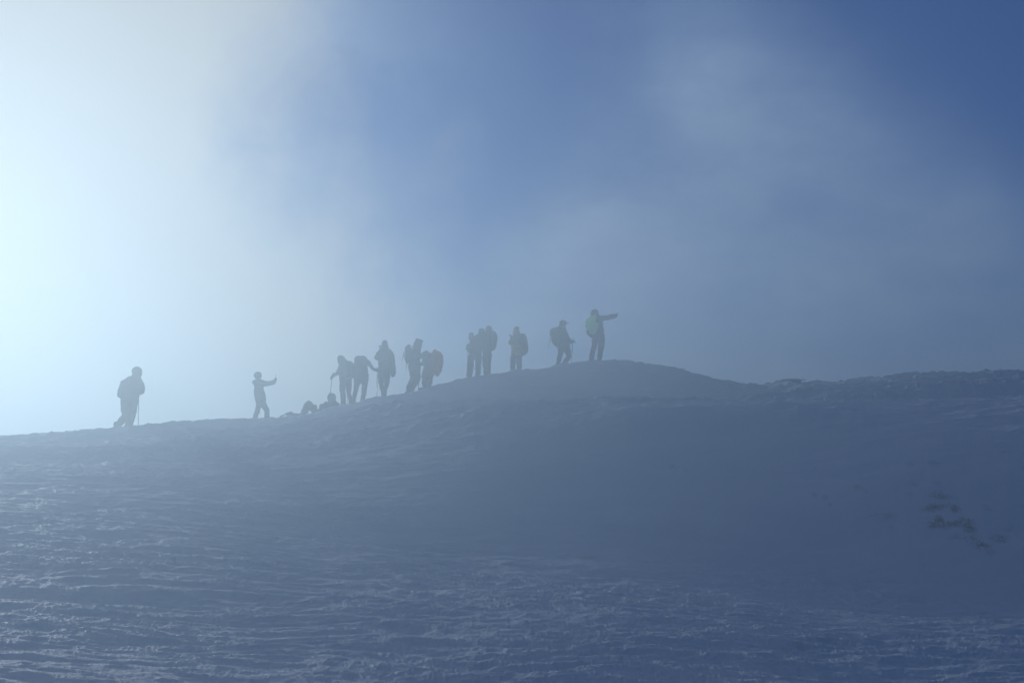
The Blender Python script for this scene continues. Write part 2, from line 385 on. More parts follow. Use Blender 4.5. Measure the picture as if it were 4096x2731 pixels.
def person(label, fig, head, torso, arms, legs, mats, hands=(), hood=None, dome=None, hat=None, extras=(), yaw=0, tilt=0, tdr=.62, lift=None, footdir=None, group=None, gloves=GLOVE, jackdr=None, sit=False):
    """torso/arms/legs are traced chains; arms = [(chain, depth offset)], legs = [(chain, depth offset)]"""
    jm, tm = mats
    base_pts = []
    # bring the feet down to the snow
    legsW = []
    for n, (ch, off) in enumerate(legs):
        w = fig.c(ch, 1.0, off)
        if not sit:
            q, a, b = w[-1]; g = gz(q.x, q.y); q2 = Vector((q.x, q.y, g+.07))
            if w[-2][0].z < g+.12: w[-2] = (Vector((w[-2][0].x, w[-2][0].y, g+.15)), w[-2][1], w[-2][2])
            w[-1] = (q2, min(a,.085), min(b,.085))
        legsW.append(w); base_pts.append(w[-1][0])
    bx = sum(p.x for p in base_pts)/len(base_pts); by = sum(p.y for p in base_pts)/len(base_pts)
    org = Vector((bx, by, gz(bx, by)))
    hx, hy, hr = head; hc = fig.p(hx, hy); hrm = .098
    # continuous body under the clothes
    B = MB(); head_mesh(B, hc, yaw, tilt, hrm)
    tw = fig.c(torso, tdr, 0, .78)
    B.chain([(hc-Vector((0,0,.03)), .055,.055), (hc.lerp(tw[0][0], .7), .06,.06), (tw[0][0].lerp(tw[1][0], .4), .07,.07)])
    B.chain(tw, capk=.6)
    for ch, off in arms: B.chain([(p, min(a*.75,.06), min(b*.75,.06)) for p, a, b in fig.c(ch, 1, off)])
    for w in legsW:
        B.chain([(p, a*.72, b*.72) for p, a, b in w])
    for (x, y, off, fw, up, cu) in hands:
        hand_mesh(B, fig.p(x, y, off), fw, up, .88, cu)
    body = B.build('person', SKIN, None, voxel=.011, smooth=2, origin=org)
    tag(body, label, 'person', group)
    # jacket
    J = MB(); J.chain(fig.c(torso, tdr), capk=.6)
    for ch, off in arms:
        J.chain(fig.c(ch, 1.0, off))
    for ch, dr, off in extras: J.chain(fig.c(ch, dr, off))
    J.build('jacket', jm, body, voxel=.014, smooth=3, wrinkle=.023, seed=fig.seed)
    if hood: 
        H = MB()
        for ch in hood: H.chain(fig.c(ch, .95))
        if dome: dr_ = dome[2]/fig.pm; H.ell(fig.p(dome[0], dome[1]+dome[2]), dr_, dr_*1.02, dr_)
        H.build('hood', jm, body, voxel=.012, smooth=3, wrinkle=.008, seed=fig.seed+1)
    if hat:
        H = MB(); kind, hm = hat
        R = Matrix.Rotation(yaw, 3, 'Z') @ Matrix.Rotation(tilt, 3, 'X')
        rr = hr/fig.pm
        H.ell(hc+R@Vector((0,-.01,.035)), rr*.98, rr*1.04, rr*.95, R)
        if kind == 'cap': H.ell(hc+R@Vector((0,rr*1.25,.045)), rr*.7, rr*.62, .012, R)
        if kind == 'helmet': H.ell(hc+R@Vector((0,-.02,-.02)), rr, rr*1.0, rr*.95, R)
        H.build('hat', hm, body, voxel=.010, smooth=2, wrinkle=.003, seed=fig.seed)
    T = MB()
    hipc = torso[-1]
    T.chain(fig.c([(hipc[0], hipc[1]-20, hipc[2]*.93), (hipc[0], hipc[1]+25, hipc[2]*.9)], tdr*1.05))
    for w in legsW: T.chain(w[:-1] + [(w[-1][0]+Vector((0,0,.05)), w[-1][1], w[-1][2])])
    T.build('trousers', tm, body, voxel=.014, smooth=3, wrinkle=.019, seed=fig.seed+2)
    fd = footdir or [(0,1)]*len(legsW)
    for w, d in zip(legsW, fd):
        p = w[-1][0]; v = Vector((d[0], d[1], 0)).normalized(); g = p.z-.07 if not sit else p.z-.05
        bt = MB(); z = g+.045
        bt.chain([(Vector((p.x,p.y,g+.20)),.062,.062),(Vector((p.x,p.y,g+.10)),.058,.06),(Vector((p.x,p.y,g+.05))-v*.03,.055,.055)])
        q = Vector((p.x,p.y,z))
        bt.loft([(q-v*.08, v.cross(Vector((0,0,1)))*.042, Vector((0,0,.045))),(q+v*.03, v.cross(Vector((0,0,1)))*.050, Vector((0,0,.052))),(q+v*.14, v.cross(Vector((0,0,1)))*.052, Vector((0,0,.042))),(q+v*.20, v.cross(Vector((0,0,1)))*.04, Vector((0,0,.030)))])
        bt.build('boot', BOOT, body, voxel=.012, smooth=2, origin=None)
    for (x, y, off, fw, up, cu) in hands:
        G = MB(); hand_mesh(G, fig.p(x, y, off), fw, up, 1.12, cu); 
        f = Vector(fw).normalized(); G.chain([(fig.p(x,y,off)-f*.10,.042,.042),(fig.p(x,y,off)-f*.03,.036,.03)])
        G.build('glove', gloves, body, voxel=.008, smooth=1)
    return body
def pole(label, a, b, group='trekking poles standing in the snow', basket=True, r=.0125):
    a = Vector(a); b = Vector(b); d = (b-a).normalized(); e = empty('trekking_pole', b); tag(e, label, 'trekking pole', group)
    s = MB(); s.tube(a, a.lerp(b,.45), r, r); s.tube(a.lerp(b,.45), a.lerp(b,.97), r*.85, r*.75); s.tube(a.lerp(b,.97), b, r*.6, r*.3)
    s.tube(a.lerp(b,.43), a.lerp(b,.47), r*1.5, r*1.3); s.build('shaft', METAL, e)
    g = MB(); g.chain([(a-d*.02, .017,.017),(a+d*.06,.015,.015),(a+d*.14,.014,.014)]); g.build('grip', RUBBER, e)
    if basket:
        k = MB(); k.tube(a.lerp(b,.955), a.lerp(b,.965), .032, .036, 14); k.build('basket', RUBBER, e)
    t = MB(); q = a+d*.0; s2 = Vector((.03,.02,0))
    t.tube(q, q+s2+d*.08, .005); t.tube(q+s2+d*.08, q+s2*.4+d*.13, .005); t.build('wrist_strap', BLACK, e)
    return e
def pole_fig(label, fig, x0, y0, x1, y1, off0=0, off1=None, **k):
    a = fig.p(x0, y0, off0); b = fig.p(x1, y1, off1 if off1 is not None else off0)
    if k.pop('plant', True): b.z = gz(b.x, b.y)-.03
    return pole(label, a, b, **k)
def backpack(label, fig, chains, mat, off=0, dr=.9, straps=(), cover=None, pocket=None, group=None, lid=None):
    w0 = fig.c(chains[0], dr, off)
    org = w0[len(w0)//2][0]
    P = MB()
    for ch in chains: P.chain(fig.c(ch, dr, off))
    root = P.build('backpack', mat, None, voxel=.013, smooth=2, wrinkle=.012, origin=org, seed=fig.seed+3)
    tag(root, label, 'backpack', group)
    if cover:
        cch, cm, cdr, coff = cover; Q = MB(); Q.chain(fig.c(cch, cdr, coff)); Q.build('rain_cover', cm, root, voxel=.012, smooth=3, wrinkle=.02, seed=fig.seed+5)
    if lid:
        Q = MB(); Q.chain(fig.c(lid, dr, off)); Q.build('lid', mat, root, voxel=.012, smooth=2, wrinkle=.01, seed=fig.seed+6)
    for ch in straps:
        Q = MB(); Q.chain(fig.c(ch, .5, 0)); Q.build('strap', BLACK, root, voxel=.009, smooth=1)
    if pocket:
        Q = MB(); Q.chain(fig.c(pocket, .8, off)); Q.build('pocket', mat, root, voxel=.012, smooth=2, wrinkle=.006)
    return root
def phone(label, c, rot, hx=.038, hy=.005, hz=.078, cam=False):
    m = MB(); m.box((0,0,0), hx, hy, hz, rot); m.v = [v+Vector(c) for v in m.v]
    o = m.build('camera' if cam else 'phone', METAL, None, origin=c)
    for p in o.data.polygons: p.use_smooth = False
    bv = o.modifiers.new('bevel', 'BEVEL'); bv.width = .004; bv.segments = 2
    tag(o, label, 'camera' if cam else 'phone')
    l = MB(); R = rot or Matrix.Identity(3)
    if cam: l.tube(Vector(c)+R@Vector((0,hy,0)), Vector(c)+R@Vector((0,hy+.06,0)), .032, .030, 16); l.build('lens', RUBBER, o)
    else: l.tube(Vector(c)+R@Vector((-hx*.5,hy,hz*.7)), Vector(c)+R@Vector((-hx*.5,hy+.002,hz*.7)), .008, .008, 12); l.build('lens', RUBBER, o)
    return o
RT, LF, AW, UP, DN = (1,0,0), (-1,0,0), (0,1,0), (0,0,1), (0,0,-1)
YAW_R, YAW_L, YAW_A = -PI/2, PI/2, 0.0

# 1. lone walker at far left
f = Fig(1, 40.0, 1)
person('hooded person standing far left on the ridge leaning on a trekking pole', f, (645,385,80),
  [(600,495,95),(572,560,150),(548,680,158),(528,800,160),(515,915,156)],
  [([(425,570,62),(372,690,60),(358,780,52),(430,800,48),(560,760,42)], .02), ([(685,545,62),(728,650,54),(728,725,50),(690,740,40)], .10)],
  [([(565,930,100),(545,1080,85),(515,1210,78),(500,1290,70),(478,1370,60)], .10), ([(450,945,88),(455,1080,82),(425,1180,72),(325,1290,58),(270,1380,45)], -.10)],
  (BLACK, BLACK), hands=[(668,735,.12,RT,UP,1.0),(640,750,.02,RT,UP,1.0)],
  dome=(642,283,88), hood=[[(640,372,80),(646,400,86),(638,450,80),(612,505,92)]], yaw=-.9, tilt=-.35, footdir=[(1,.3),(1,.2)])
pole_fig('tall trekking pole planted right of the lone walker far left', f, 672,700,668,1372, .13, .13)
pole_fig('short lower end of a pole between the lone walker and the tall pole', f, 590,760,566,1372, .22, .1)
# 2. phone photographer
f = Fig(2, 45.0, 2)
person('person in a hat stretching an arm out to photograph with a phone', f, (405,365,88),
  [(405,455,100),(412,520,105),(418,620,108),(435,740,120),(457,850,122),(465,930,112)],
  [([(440,505,62),(530,520,64),(640,522,58),(720,492,50),(780,458,42)], .05), ([(430,515,52),(530,530,55),(640,530,48),(720,500,40),(780,470,34)], -.12)],
  [([(425,960,76),(415,1060,62),(385,1160,56),(350,1270,52),(345,1330,48)], .10), ([(510,955,80),(565,1070,64),(610,1180,62),(603,1280,54),(600,1340,50)], -.10)],
  (GREY, NAVY), hands=[(800,450,.05,(.5,0,.85),RT,1.7),(796,455,-.10,(.5,0,.85),RT,1.7)],
  extras=[([(300,475,35),(320,510,40),(330,545,25)],2.0,0)], hat=('beanie', NAVY), yaw=YAW_R, tilt=0, footdir=[(1,0),(1,0)])
phone('thin dark phone held upright in the outstretched hand', f.p(802,380,-.02), Matrix.Rotation(-.08,3,'Y')@Matrix.Rotation(PI/2,3,'Z'))
# 3. lying person with knees up
f = Fig(3, 44.3, 3); f.v0 -= 4
person('person lying on their back on the snow with knees drawn up', f, (300,1385,40),
  [(345,1412,42),(400,1405,50),(460,1408,50),(550,1395,52)],
  [([(330,1385,22),(285,1358,20),(225,1362,17),(150,1400,14),(110,1425,13)], .1), ([(400,1395,30),(470,1400,28),(520,1400,26)], -.15)],
  [([(575,1330,66),(618,1235,68),(666,1160,56),(722,1235,66),(785,1315,50)], .12), ([(575,1345,62),(620,1255,66),(664,1180,54),(712,1250,62),(780,1325,46)], -.10)],
  (GREY, BLACK), hands=[(520,1395,-.15,RT,UP,.8)], hood=[[(270,1385,34),(300,1378,42),(340,1388,40)]], yaw=YAW_R, tilt=PI/2*.8, tdr=1.3, footdir=[(1,0),(1,0)], sit=True)
# 4. seated person
f = Fig(3, 44.2, 4); f.v0 -= 3
person('person in a round hood sitting on the snow beside the standing group', f, (1112,1045,75),
  [(1115,1120,80),(1118,1160,120),(1115,1220,145),(1110,1280,150)],
  [([(1030,1165,45),(985,1165,40),(950,1210,38),(925,1240,34)], -.12), ([(1215,1170,45),(1240,1240,42),(1200,1290,36)], .12)],
  [([(1060,1290,60),(1010,1205,48),(965,1245,44),(930,1295,36)], .10), ([(1050,1295,60),(985,1225,46),(935,1250,42),(905,1295,34)], -.12)],
  (BLACK, BLACK), hands=[(922,1245,-.12,LF,UP,.8),(1190,1290,.1,LF,UP,.8)],
  dome=(1112,950,86), hood=[[(1112,1040,80),(1112,1085,78),(1112,1125,72)]], yaw=.9, sit=True, footdir=[(-1,0),(-1,0)])
# 5. leaning forward with pole, facing left
f = Fig(4, 44.4, 5)
person('person in a pale hooded jacket facing left, reaching forward to a trekking pole', f, (330,520,75),
  [(385,590,85),(392,650,112),(395,740,115),(405,830,115),(430,915,132)],
  [([(330,650,55),(295,760,46),(235,820,40),(175,850,34)], -.10), ([(430,650,50),(480,760,46),(450,850,40)], .14)],
  [([(370,950,74),(365,1090,66),(375,1230,58),(385,1380,58),(392,1480,56)], -.10), ([(490,950,76),(492,1090,66),(500,1230,50),(535,1350,48),(560,1460,50)], .10)],
  (PALE, NAVY), hands=[(142,866,-.10,(-.6,0,-.8),LF,1.0),(448,870,.14,DN,RT,.8)],
  dome=(333,415,80), hood=[[(335,500,72),(352,540,92),(385,590,100),(410,630,90)]], yaw=YAW_L, tilt=-.15, footdir=[(-1,.1),(-1,.2)])
pole_fig('trekking pole in the forward glove of the pale jacket hiker', f, 155,835,62,1500, -.10, -.45)
pole_fig('pole standing between the boots of the pale jacket hiker', f, 452,850,487,1478, .14, .2)
backpack('flat backpack on the pale jacket hiker leaning left', f, [[(505,575,45),(535,620,62),(545,720,72),(550,820,68),(560,878,42)]], GREY, off=.02, dr=1.6, straps=[[(470,570,14),(420,600,14),(390,680,14),(420,780,13)]])
# 6. back turned, bent under a pack, arm out to the right
f = Fig(4, 44.6, 6)
person('hiker seen from behind bent under a wide backpack, arm out to the right', f, (720,520,60),
  [(745,560,110),(755,640,140),(758,740,146),(760,830,152),(757,915,148)],
  [([(860,560,56),(925,615,48),(1000,690,42),(1070,735,36)], .05), ([(650,600,48),(625,700,44),(640,790,40)], .12)],
  [([(675,930,76),(665,1050,64),(635,1190,54),(600,1330,50),(582,1440,50)], 0), ([(838,930,74),(832,1050,60),(815,1190,54),(795,1330,54),(785,1410,54)], .12)],
  (TEAL, NAVY), hands=[(1098,735,.05,(.8,0,-.3),UP,1.0),(640,815,.12,DN,LF,.8)], hat=('beanie', BLACK), yaw=.2, tilt=-.5, footdir=[(-.3,1),(1,.15)])
pole_fig('upright trekking pole between the bent hiker and the hooded photographer', f, 1093,690,1083,1352, .05, .05)
backpack('wide dark backpack with bulging lid on the bent hiker', f, [[(745,540,125),(750,600,132),(755,700,130),(760,780,118)]], TEAL, off=-.22, dr=.8,
  lid=[(650,520,50),(680,490,58),(740,482,56),(810,486,56),(845,515,45)], straps=[[(690,560,14),(680,640,14),(700,740,13)],[(820,560,14),(830,640,14),(815,740,13)]])
# 7. hooded photographer
f = Fig(4, 44.8, 7)
person('hooded person holding a camera to the face, long coat, above the upright pole', f, (1235,225,62),
  [(1255,350,128),(1265,410,152),(1262,520,150),(1255,650,148),(1240,780,135),(1235,895,128)],
  [([(1130,395,62),(1080,470,55),(1085,480,50),(1125,400,44),(1150,330,38)], .05), ([(1370,400,60),(1380,520,52),(1320,480,44),(1220,350,36)], .16)],
  [([(1172,920,66),(1176,1020,52),(1200,1130,50),(1222,1230,42),(1222,1300,42)], -.06), ([(1300,920,62),(1282,1020,50),(1262,1130,46),(1252,1230,40),(1250,1300,38)], .08)],
  (NAVY, BLACK), hands=[(1158,285,.08,UP,LF,1.0),(1195,300,.16,UP,RT,1.0)],
  dome=(1247,100,60), hood=[[(1247,185,64),(1254,240,78),(1262,310,82),(1258,350,92)]], yaw=.6, footdir=[(-.8,.6),(.2,1)])
phone('small dark camera held to the hooded photographer\'s face', f.p(1165,240,.12), Matrix.Rotation(.6,3,'Z'), .05,.03,.035, cam=True)
backpack('long dark backpack bulging low on the hooded photographer', f, [[(1370,370,55),(1395,440,62),(1405,560,62),(1412,680,62),(1418,790,66),(1412,835,46)]], BLACK, off=-.05, dr=1.4,
  straps=[[(1340,350,14),(1300,400,14),(1290,520,13)]], pocket=[(1440,740,34),(1445,790,42),(1430,830,38)])
# 8. tall hiker with strapped poles, facing right
f = Fig(5, 45.2, 8)
person('tall hiker with square peaked hood facing right towards the orange pack', f, (628,300,82),
  [(605,375,82),(590,450,104),(575,600,110),(555,720,125),(545,830,140),(560,930,132)],
  [([(620,560,68),(700,580,62),(760,545,48),(800,512,42)], -.10), ([(600,600,60),(640,720,50),(700,765,42),(745,770,34)], .10)],
  [([(600,975,88),(605,1070,80),(560,1180,72),(505,1290,62),(475,1385,56)], -.08), ([(520,980,86),(512,1110,76),(462,1215,68),(420,1310,62),(420,1400,52)], .10)],
  (BLACK, BLACK), hands=[(826,498,-.10,(1,0,.1),UP,1.0),(770,775,.10,RT,UP,1.0)],
  hood=[[(600,225,38),(622,245,72),(622,300,96),(615,360,94),(598,410,92)],[(640,232,36),(680,240,38),(715,250,34)],[(660,290,40),(690,300,30)]], yaw=YAW_R, tilt=-.1, footdir=[(1,0),(.9,.2)])
pole_fig('thick pair of poles planted between the tall hooded hiker and the orange pack', f, 640,780,636,1352, 0, 0, r=.016)
backpack('rounded dark backpack with straps on the tall hooded hiker', f, [[(440,440,60),(420,520,78),(400,620,86),(400,690,62)]], BLACK, off=.02, dr=1.3,
  lid=[(420,355,38),(405,390,68),(400,440,80),(405,480,72)], straps=[[(470,350,13),(520,400,15),(560,500,14),(530,640,13)]])
pole_fig('folded pole tucked slanting down the left of the rounded backpack', f, 318,500,260,716, .02, .02, plant=False, group='poles strapped to backpacks', basket=False)
pole_fig('folded pole hanging upright below the rounded backpack', f, 368,700,362,912, .05, .05, plant=False, group='poles strapped to backpacks', basket=False)
# 9. person with the orange pack cover, facing left
f = Fig(5, 45.4, 9)
person('hiker bowed forward under a large orange red covered backpack', f, (800,570,62),
  [(820,560,70),(845,620,100),(850,720,110),(855,820,112),(862,930,125)],
  [([(830,600,60),(770,670,50),(760,760,42),(790,800,36)], -.12), ([(860,600,55),(800,700,46),(740,760,36)], .12)],
  [([(795,960,82),(782,1100,72),(780,1230,68),(778,1320,60)], -.08), ([(905,960,90),(885,1100,74),(868,1220,64),(865,1300,58)], .10)],
  (OLIVE, OLIVE), hands=[(795,815,-.12,DN,LF,.9),(725,775,.12,LF,UP,.9)],
  dome=(812,452,46), hood=[[(802,560,62),(825,600,72)]], yaw=YAW_L, tilt=-.5, footdir=[(-1,0),(-.9,.3)])
backpack('big backpack under an orange red rain cover', f, [[(930,560,60),(940,700,70),(950,860,60)]], MAROON, off=-.02, dr=1.0,
  cover=([(1005,478,50),(1015,520,115),(1030,600,158),(1040,720,162),(1048,840,132),(1060,930,100),(1068,985,55)], ORANGE, .9, -.04),
  straps=[[(900,540,14),(850,570,15),(820,660,14),(850,800,13)]])
# 10. left of the close pair, arm raised with a phone
f = Fig(6, 46.2, 10)
person('person in the close pair raising a phone in a bent left arm', f, (558,360,72),
  [(520,450,90),(490,520,140),(470,620,130),(455,720,120),(425,830,135)],
  [([(440,480,62),(360,590,58),(300,700,60),(300,705,56),(335,600,44),(338,520,40),(335,480,36)], 0), ([(540,480,60),(460,500,52),(400,480,42),(370,455,34)], .10)],
  [([(350,870,78),(325,1000,62),(312,1180,62),(303,1370,58)], -.06), ([(490,870,76),(488,1000,66),(485,1150,60),(470,1310,62)], .10)],
  (NAVY, GREY), hands=[(306,430,0,UP,LF,1.6),(362,424,.06,UP,RT,1.6)],
  extras=[([(280,650,48),(282,710,56),(300,735,44)],1.0,0)],
  dome=(556,272,74), hood=[[(556,360,70),(545,425,78),(520,460,88)]], yaw=.5, footdir=[(-.6,.8),(.2,1)])
phone('phone lifted above the glove at the left of the close pair', f.p(345,388,.03), Matrix.Rotation(.2,3,'Z'), .068,.005,.034)
pole_fig('thin pole planted left of the close pair', f, 276,700,232,1382, -.05, -.05)
pole_fig('pole dangling from the raised arm in the close pair', f, 330,560,402,1150, -.22, -.22, plant=False)
# 11. right of the pair with backpack
f = Fig(6, 46.6, 11)
person('taller person of the close pair seen from behind with backpack', f, (708,295,72),
  [(690,380,85),(680,450,110),(675,560,115),(672,680,108),(668,800,100)],
  [([(600,480,50),(585,600,46),(590,720,40)], .08), ([(760,480,50),(775,600,46),(740,700,40)], .16)],
  [([(622,840,54),(620,1000,50),(636,1140,48),(640,1270,50)], -.02), ([(712,840,58),(706,1000,54),(694,1140,50),(685,1260,46)], .10)],
  (TEAL, NAVY), hands=[(592,750,.08,DN,LF,.8),(725,720,.16,DN,RT,.8)],
  dome=(710,217,77), hood=[[(712,305,72),(705,345,72),(692,390,84)]], yaw=.3, footdir=[(-.9,.4),(.4,1)])
backpack('narrow upright backpack on the taller person of the close pair', f, [[(800,365,40),(825,430,62),(822,540,62),(812,640,56),(795,710,38)]], GREY, off=-.08, dr=1.5,
  straps=[[(770,350,13),(720,390,14),(700,500,13)]])
# 12. yellow jacket looking at a phone
f = Fig(6, 47.6, 12)
person('person in a yellow jacket looking down at a phone, dark backpack', f, (1285,315,68),
  [(1300,400,85),(1310,480,125),(1300,600,130),(1298,700,124),(1290,810,116)],
  [([(1215,480,60),(1165,570,54),(1160,620,50),(1165,560,38),(1180,490,32)], -.02), ([(1400,480,55),(1400,600,50),(1300,620,42),(1220,520,32)], .14)],
  [([(1222,860,66),(1212,980,58),(1206,1150,52),(1206,1250,48)], -.04), ([(1350,860,68),(1346,980,58),(1340,1150,50),(1340,1250,46)], .08)],
  (YEL, NAVY), hands=[(1180,505,0,UP,LF,1.5),(1205,515,.10,UP,RT,1.5)],
  dome=(1286,232,66), hood=[[(1286,310,62),(1290,370,72),(1300,420,90)],[(1225,372,28),(1250,370,34),(1280,370,40)]], yaw=.9, tilt=-.2, footdir=[(-.4,1),(.4,1)])
phone('phone in front of the yellow jacket hiker', f.p(1160,432,.02), Matrix.Rotation(.5,3,'Z')@Matrix.Rotation(-.7,3,'X'))
backpack('sagging dark backpack on the yellow jacket hiker', f, [[(1425,425,52),(1440,500,62),(1452,600,74),(1462,700,72),(1448,780,62),(1425,820,36)]], BLACK, off=-.10, dr=1.4,
  straps=[[(1390,390,14),(1340,430,14),(1330,560,13)]])
# 13. capped hiker with pole
f = Fig(7, 48.0, 13)
person('hiker in a peaked cap facing right with one trekking pole', f, (535,505,74),
  [(520,590,72),(530,660,92),(545,760,108),(555,870,112),(558,990,122)],
  [([(560,680,54),(620,780,52),(670,850,42),(705,870,34)], -.10), ([(540,700,50),(580,820,46),(640,880,38)], .12)],
  [([(492,1020,70),(478,1130,58),(445,1260,48),(430,1390,44)], .10), ([(615,1020,74),(648,1130,58),(650,1190,54),(590,1280,48),(545,1370,44)], -.08)],
  (NAVY, BLACK), hands=[(738,872,-.10,(.9,0,.2),(-.2,-.6,.7),1.0),(665,890,.12,RT,UP,.9)],
  extras=[([(490,540,40),(480,580,50),(490,610,50)],1.4,0)], hat=('cap', BLACK), yaw=YAW_R, footdir=[(1,0),(1,.1)])
pole_fig('trekking pole planted right of the capped hiker near the summit', f, 742,820,698,1330, -.10, -.10)
backpack('tall two lobed backpack on the capped hiker', f, [[(400,680,70),(385,780,88),(385,880,86),(400,935,50)]], BLACK, off=.0, dr=1.2,
  lid=[(390,605,42),(355,635,76),(330,670,84),(310,710,60)], straps=[[(420,575,12),(480,580,13),(540,640,14),(520,780,13)]])
pole_fig('folded pole slanting from the capped hiker\'s backpack', f, 290,740,222,1003, .0, .0, plant=False, group='poles strapped to backpacks', basket=False)
# 14. summit figure with green pack
f = Fig(7, 48.2, 14)
person('person on the summit pointing with an outstretched right arm', f, (1195,285,86),
  [(1250,365,85),(1275,430,92),(1285,540,88),(1280,650,115),(1275,780,132)],
  [([(1280,370,64),(1380,378,60),(1480,362,54),(1570,338,50),(1640,318,46)], .05), ([(1170,450,50),(1090,580,46),(1062,690,42),(1110,745,38),(1160,755,34)], -.02)],
  [([(1205,830,72),(1190,950,62),(1155,1090,56),(1135,1190,52),(1128,1290,48)], -.05), ([(1342,830,72),(1332,950,70),(1315,1090,60),(1300,1190,54),(1288,1280,48)], .10)],
  (NAVY, BLACK), hands=[(1645,305,.05,(.55,0,.8),UP,1.9),(1180,755,-.02,RT,UP,.8)],
  dome=(1195,187,91), hood=[[(1196,290,84),(1205,335,85),(1245,385,80)]], yaw=-.6, footdir=[(-.7,.7),(.5,.8)])
backpack('backpack in a bright green drawstring rain cover on the summit figure', f, [[(1225,420,45),(1215,540,60),(1200,620,45)]], BLACK, off=-.14, dr=.9,
  cover=([(1203,318,20),(1185,355,46),(1145,405,96),(1128,460,128),(1130,525,140),(1143,580,138),(1148,620,112),(1128,668,70),(1108,695,34)], GREEN, .75, -.24),
  straps=[[(1225,360,13),(1290,420,14),(1310,520,13)]])
# ------------------------------------------------------------------ rime covered rocks
def rock(label, u, v, D, w, h, seed, cat='rock', name='snow_covered_rock', sink=.25, squash=.8):
    p = at(u, v, D); g = gz(p.x, p.y); hw = w/(F/D)/2; hh = h/(F/D)
    bm = bmesh.new(); bmesh.ops.create_icosphere(bm, subdivisions=5, radius=1)
    n = len(bm.verts); co = np.array([v_.co[:] for v_ in bm.verts])
    a = .35*perlin(co[:,0]*1.4+seed*3.1+co[:,1], co[:,2]*1.6+co[:,1]*.7, seed) + .28*np.abs(perlin(co[:,0]*3+seed, co[:,2]*3.5+co[:,1]*2, seed+1)) + .10*perlin(co[:,0]*8, co[:,2]*9+co[:,1]*6, seed+2)
    for i, v_ in enumerate(bm.verts):
        q = v_.co*(1+float(a[i])); v_.co = Vector((q.x*hw, q.y*hw*squash, q.z*hh*.62))
    me = bpy.data.meshes.new(name); bm.to_mesh(me); bm.free()
    me.polygons.foreach_set('use_smooth', [True]*len(me.polygons)); me.materials.append(ROCK)
    o = bpy.data.objects.new(name, me); C.objects.link(o); o.location = (p.x, p.y, max(g, p.z-hh*.3)+hh*.12)
    o.rotation_euler = (0, 0, seed*.3)
    tag(o, label, cat, 'snow crusted rocks on the ridge'); return o
def rock_mat():
    m, nt, b = new_mat('rime_on_rock'); N = nt.nodes; L = nt.links
    tc = N.new('ShaderNodeTexCoord'); n = N.new('ShaderNodeTexNoise'); n.inputs['Scale'].default_value = 5; n.inputs['Detail'].default_value = 8
    L.new(tc.outputs['Object'], n.inputs['Vector']); r = N.new('ShaderNodeValToRGB')
    r.color_ramp.elements[0].position = .36; r.color_ramp.elements[0].color = (.25,.25,.26,1); r.color_ramp.elements[1].position = .5; r.color_ramp.elements[1].color = (.76,.82,.9,1)
    L.new(n.outputs['Fac'], r.inputs['Fac']); L.new(r.outputs[0], b.inputs['Base Color']); b.inputs['Roughness'].default_value = .75
    bp = N.new('ShaderNodeBump'); bp.inputs['Strength'].default_value = .8; bp.inputs['Distance'].default_value = .03; L.new(n.outputs['Fac'], bp.inputs['Height']); L.new(bp.outputs[0], b.inputs['Normal'])
    return m
ROCK = rock_mat()
rock('low rounded snowy rock right of the summit figure', 2482,1452,48,46,14,101)
rock('small jagged rime lump on the summit edge', 2532,1450,48,18,12,102)
rock('wide snowy rock right of the jagged rime lump', 2560,1455,48,40,14,103)
rock('flat snow ledge jutting out over the drop right of the summit', 2672,1478,47.2,66,10,105, squash=1.2)
rock('snow lump just below the jutting ledge', 2725,1499,46.8,30,10,106)
rock('sloping snow hump where the summit meets the saddle', 2780,1508,46.4,60,9,107)
rock('pale rime boulder on the crest at far right', 3768,1490,43.4,30,14,111)
rock('twin rime boulder near the right edge, the left one', 3893,1495,43.4,28,14,112)
rock('twin rime boulder near the right edge, the right one', 3937,1494,43.4,30,15,113)
rock('broad rime hump on the crest right of the saddle', 3165,1520,43.6,90,12,114)
# ------------------------------------------------------------------ light, air, sky
sd = ray(*SUN_UV); sd = sd/np.linalg.norm(sd); SUNV = Vector(sd)
el = math.asin(sd[2]); az = math.atan2(sd[0], sd[1])
L = bpy.data.lights.new('sun', 'SUN'); L.energy = 4.2; L.angle = math.radians(.5); L.color = (.93, .965, 1.0)
lo = bpy.data.objects.new('sun', L); C.objects.link(lo); lo.rotation_euler = (-SUNV).to_track_quat('-Z', 'Y').to_euler(); lo.location = (0,0,60)
wd = bpy.data.worlds.new('World'); bpy.context.scene.world = wd; wd.use_nodes = True
nt = wd.node_tree; N = nt.nodes; LK = nt.links; bg = N['Background']
sky = N.new('ShaderNodeTexSky'); sky.sky_type = 'NISHITA'; sky.sun_disc = False
sky.sun_elevation = el; sky.sun_rotation = az; sky.altitude = 2500; sky.air_density = 1.0; sky.dust_density = .3; sky.ozone_density = 2.5
def inp(nd, i, v):
    if hasattr(v, 'is_output') or isinstance(v, bpy.types.NodeSocket): LK.new(v, nd.inputs[i])
    else: nd.inputs[i].default_value = v
def M(op, a, b=0.0, c=None, clamp=False):
    n = N.new('ShaderNodeMath'); n.operation = op; n.use_clamp = clamp; inp(n,0,a); inp(n,1,b)
    if c is not None: inp(n,2,c)
    return n.outputs[0]
def SS(a, b, x):
    n = N.new('ShaderNodeMapRange'); n.interpolation_type = 'SMOOTHSTEP'; inp(n,0,x)
    n.inputs[1].default_value = a; n.inputs[2].default_value = b; n.inputs[3].default_value = 0; n.inputs[4].default_value = 1
    return n.outputs[0]
tc = N.new('ShaderNodeTexCoord'); gen = tc.outputs['Generated']
sep = N.new('ShaderNodeSeparateXYZ'); LK.new(gen, sep.inputs[0]); X, Y, Z = sep.outputs
azi = M('ARCTAN2', X, Y); elv = M('ARCSINE', Z)
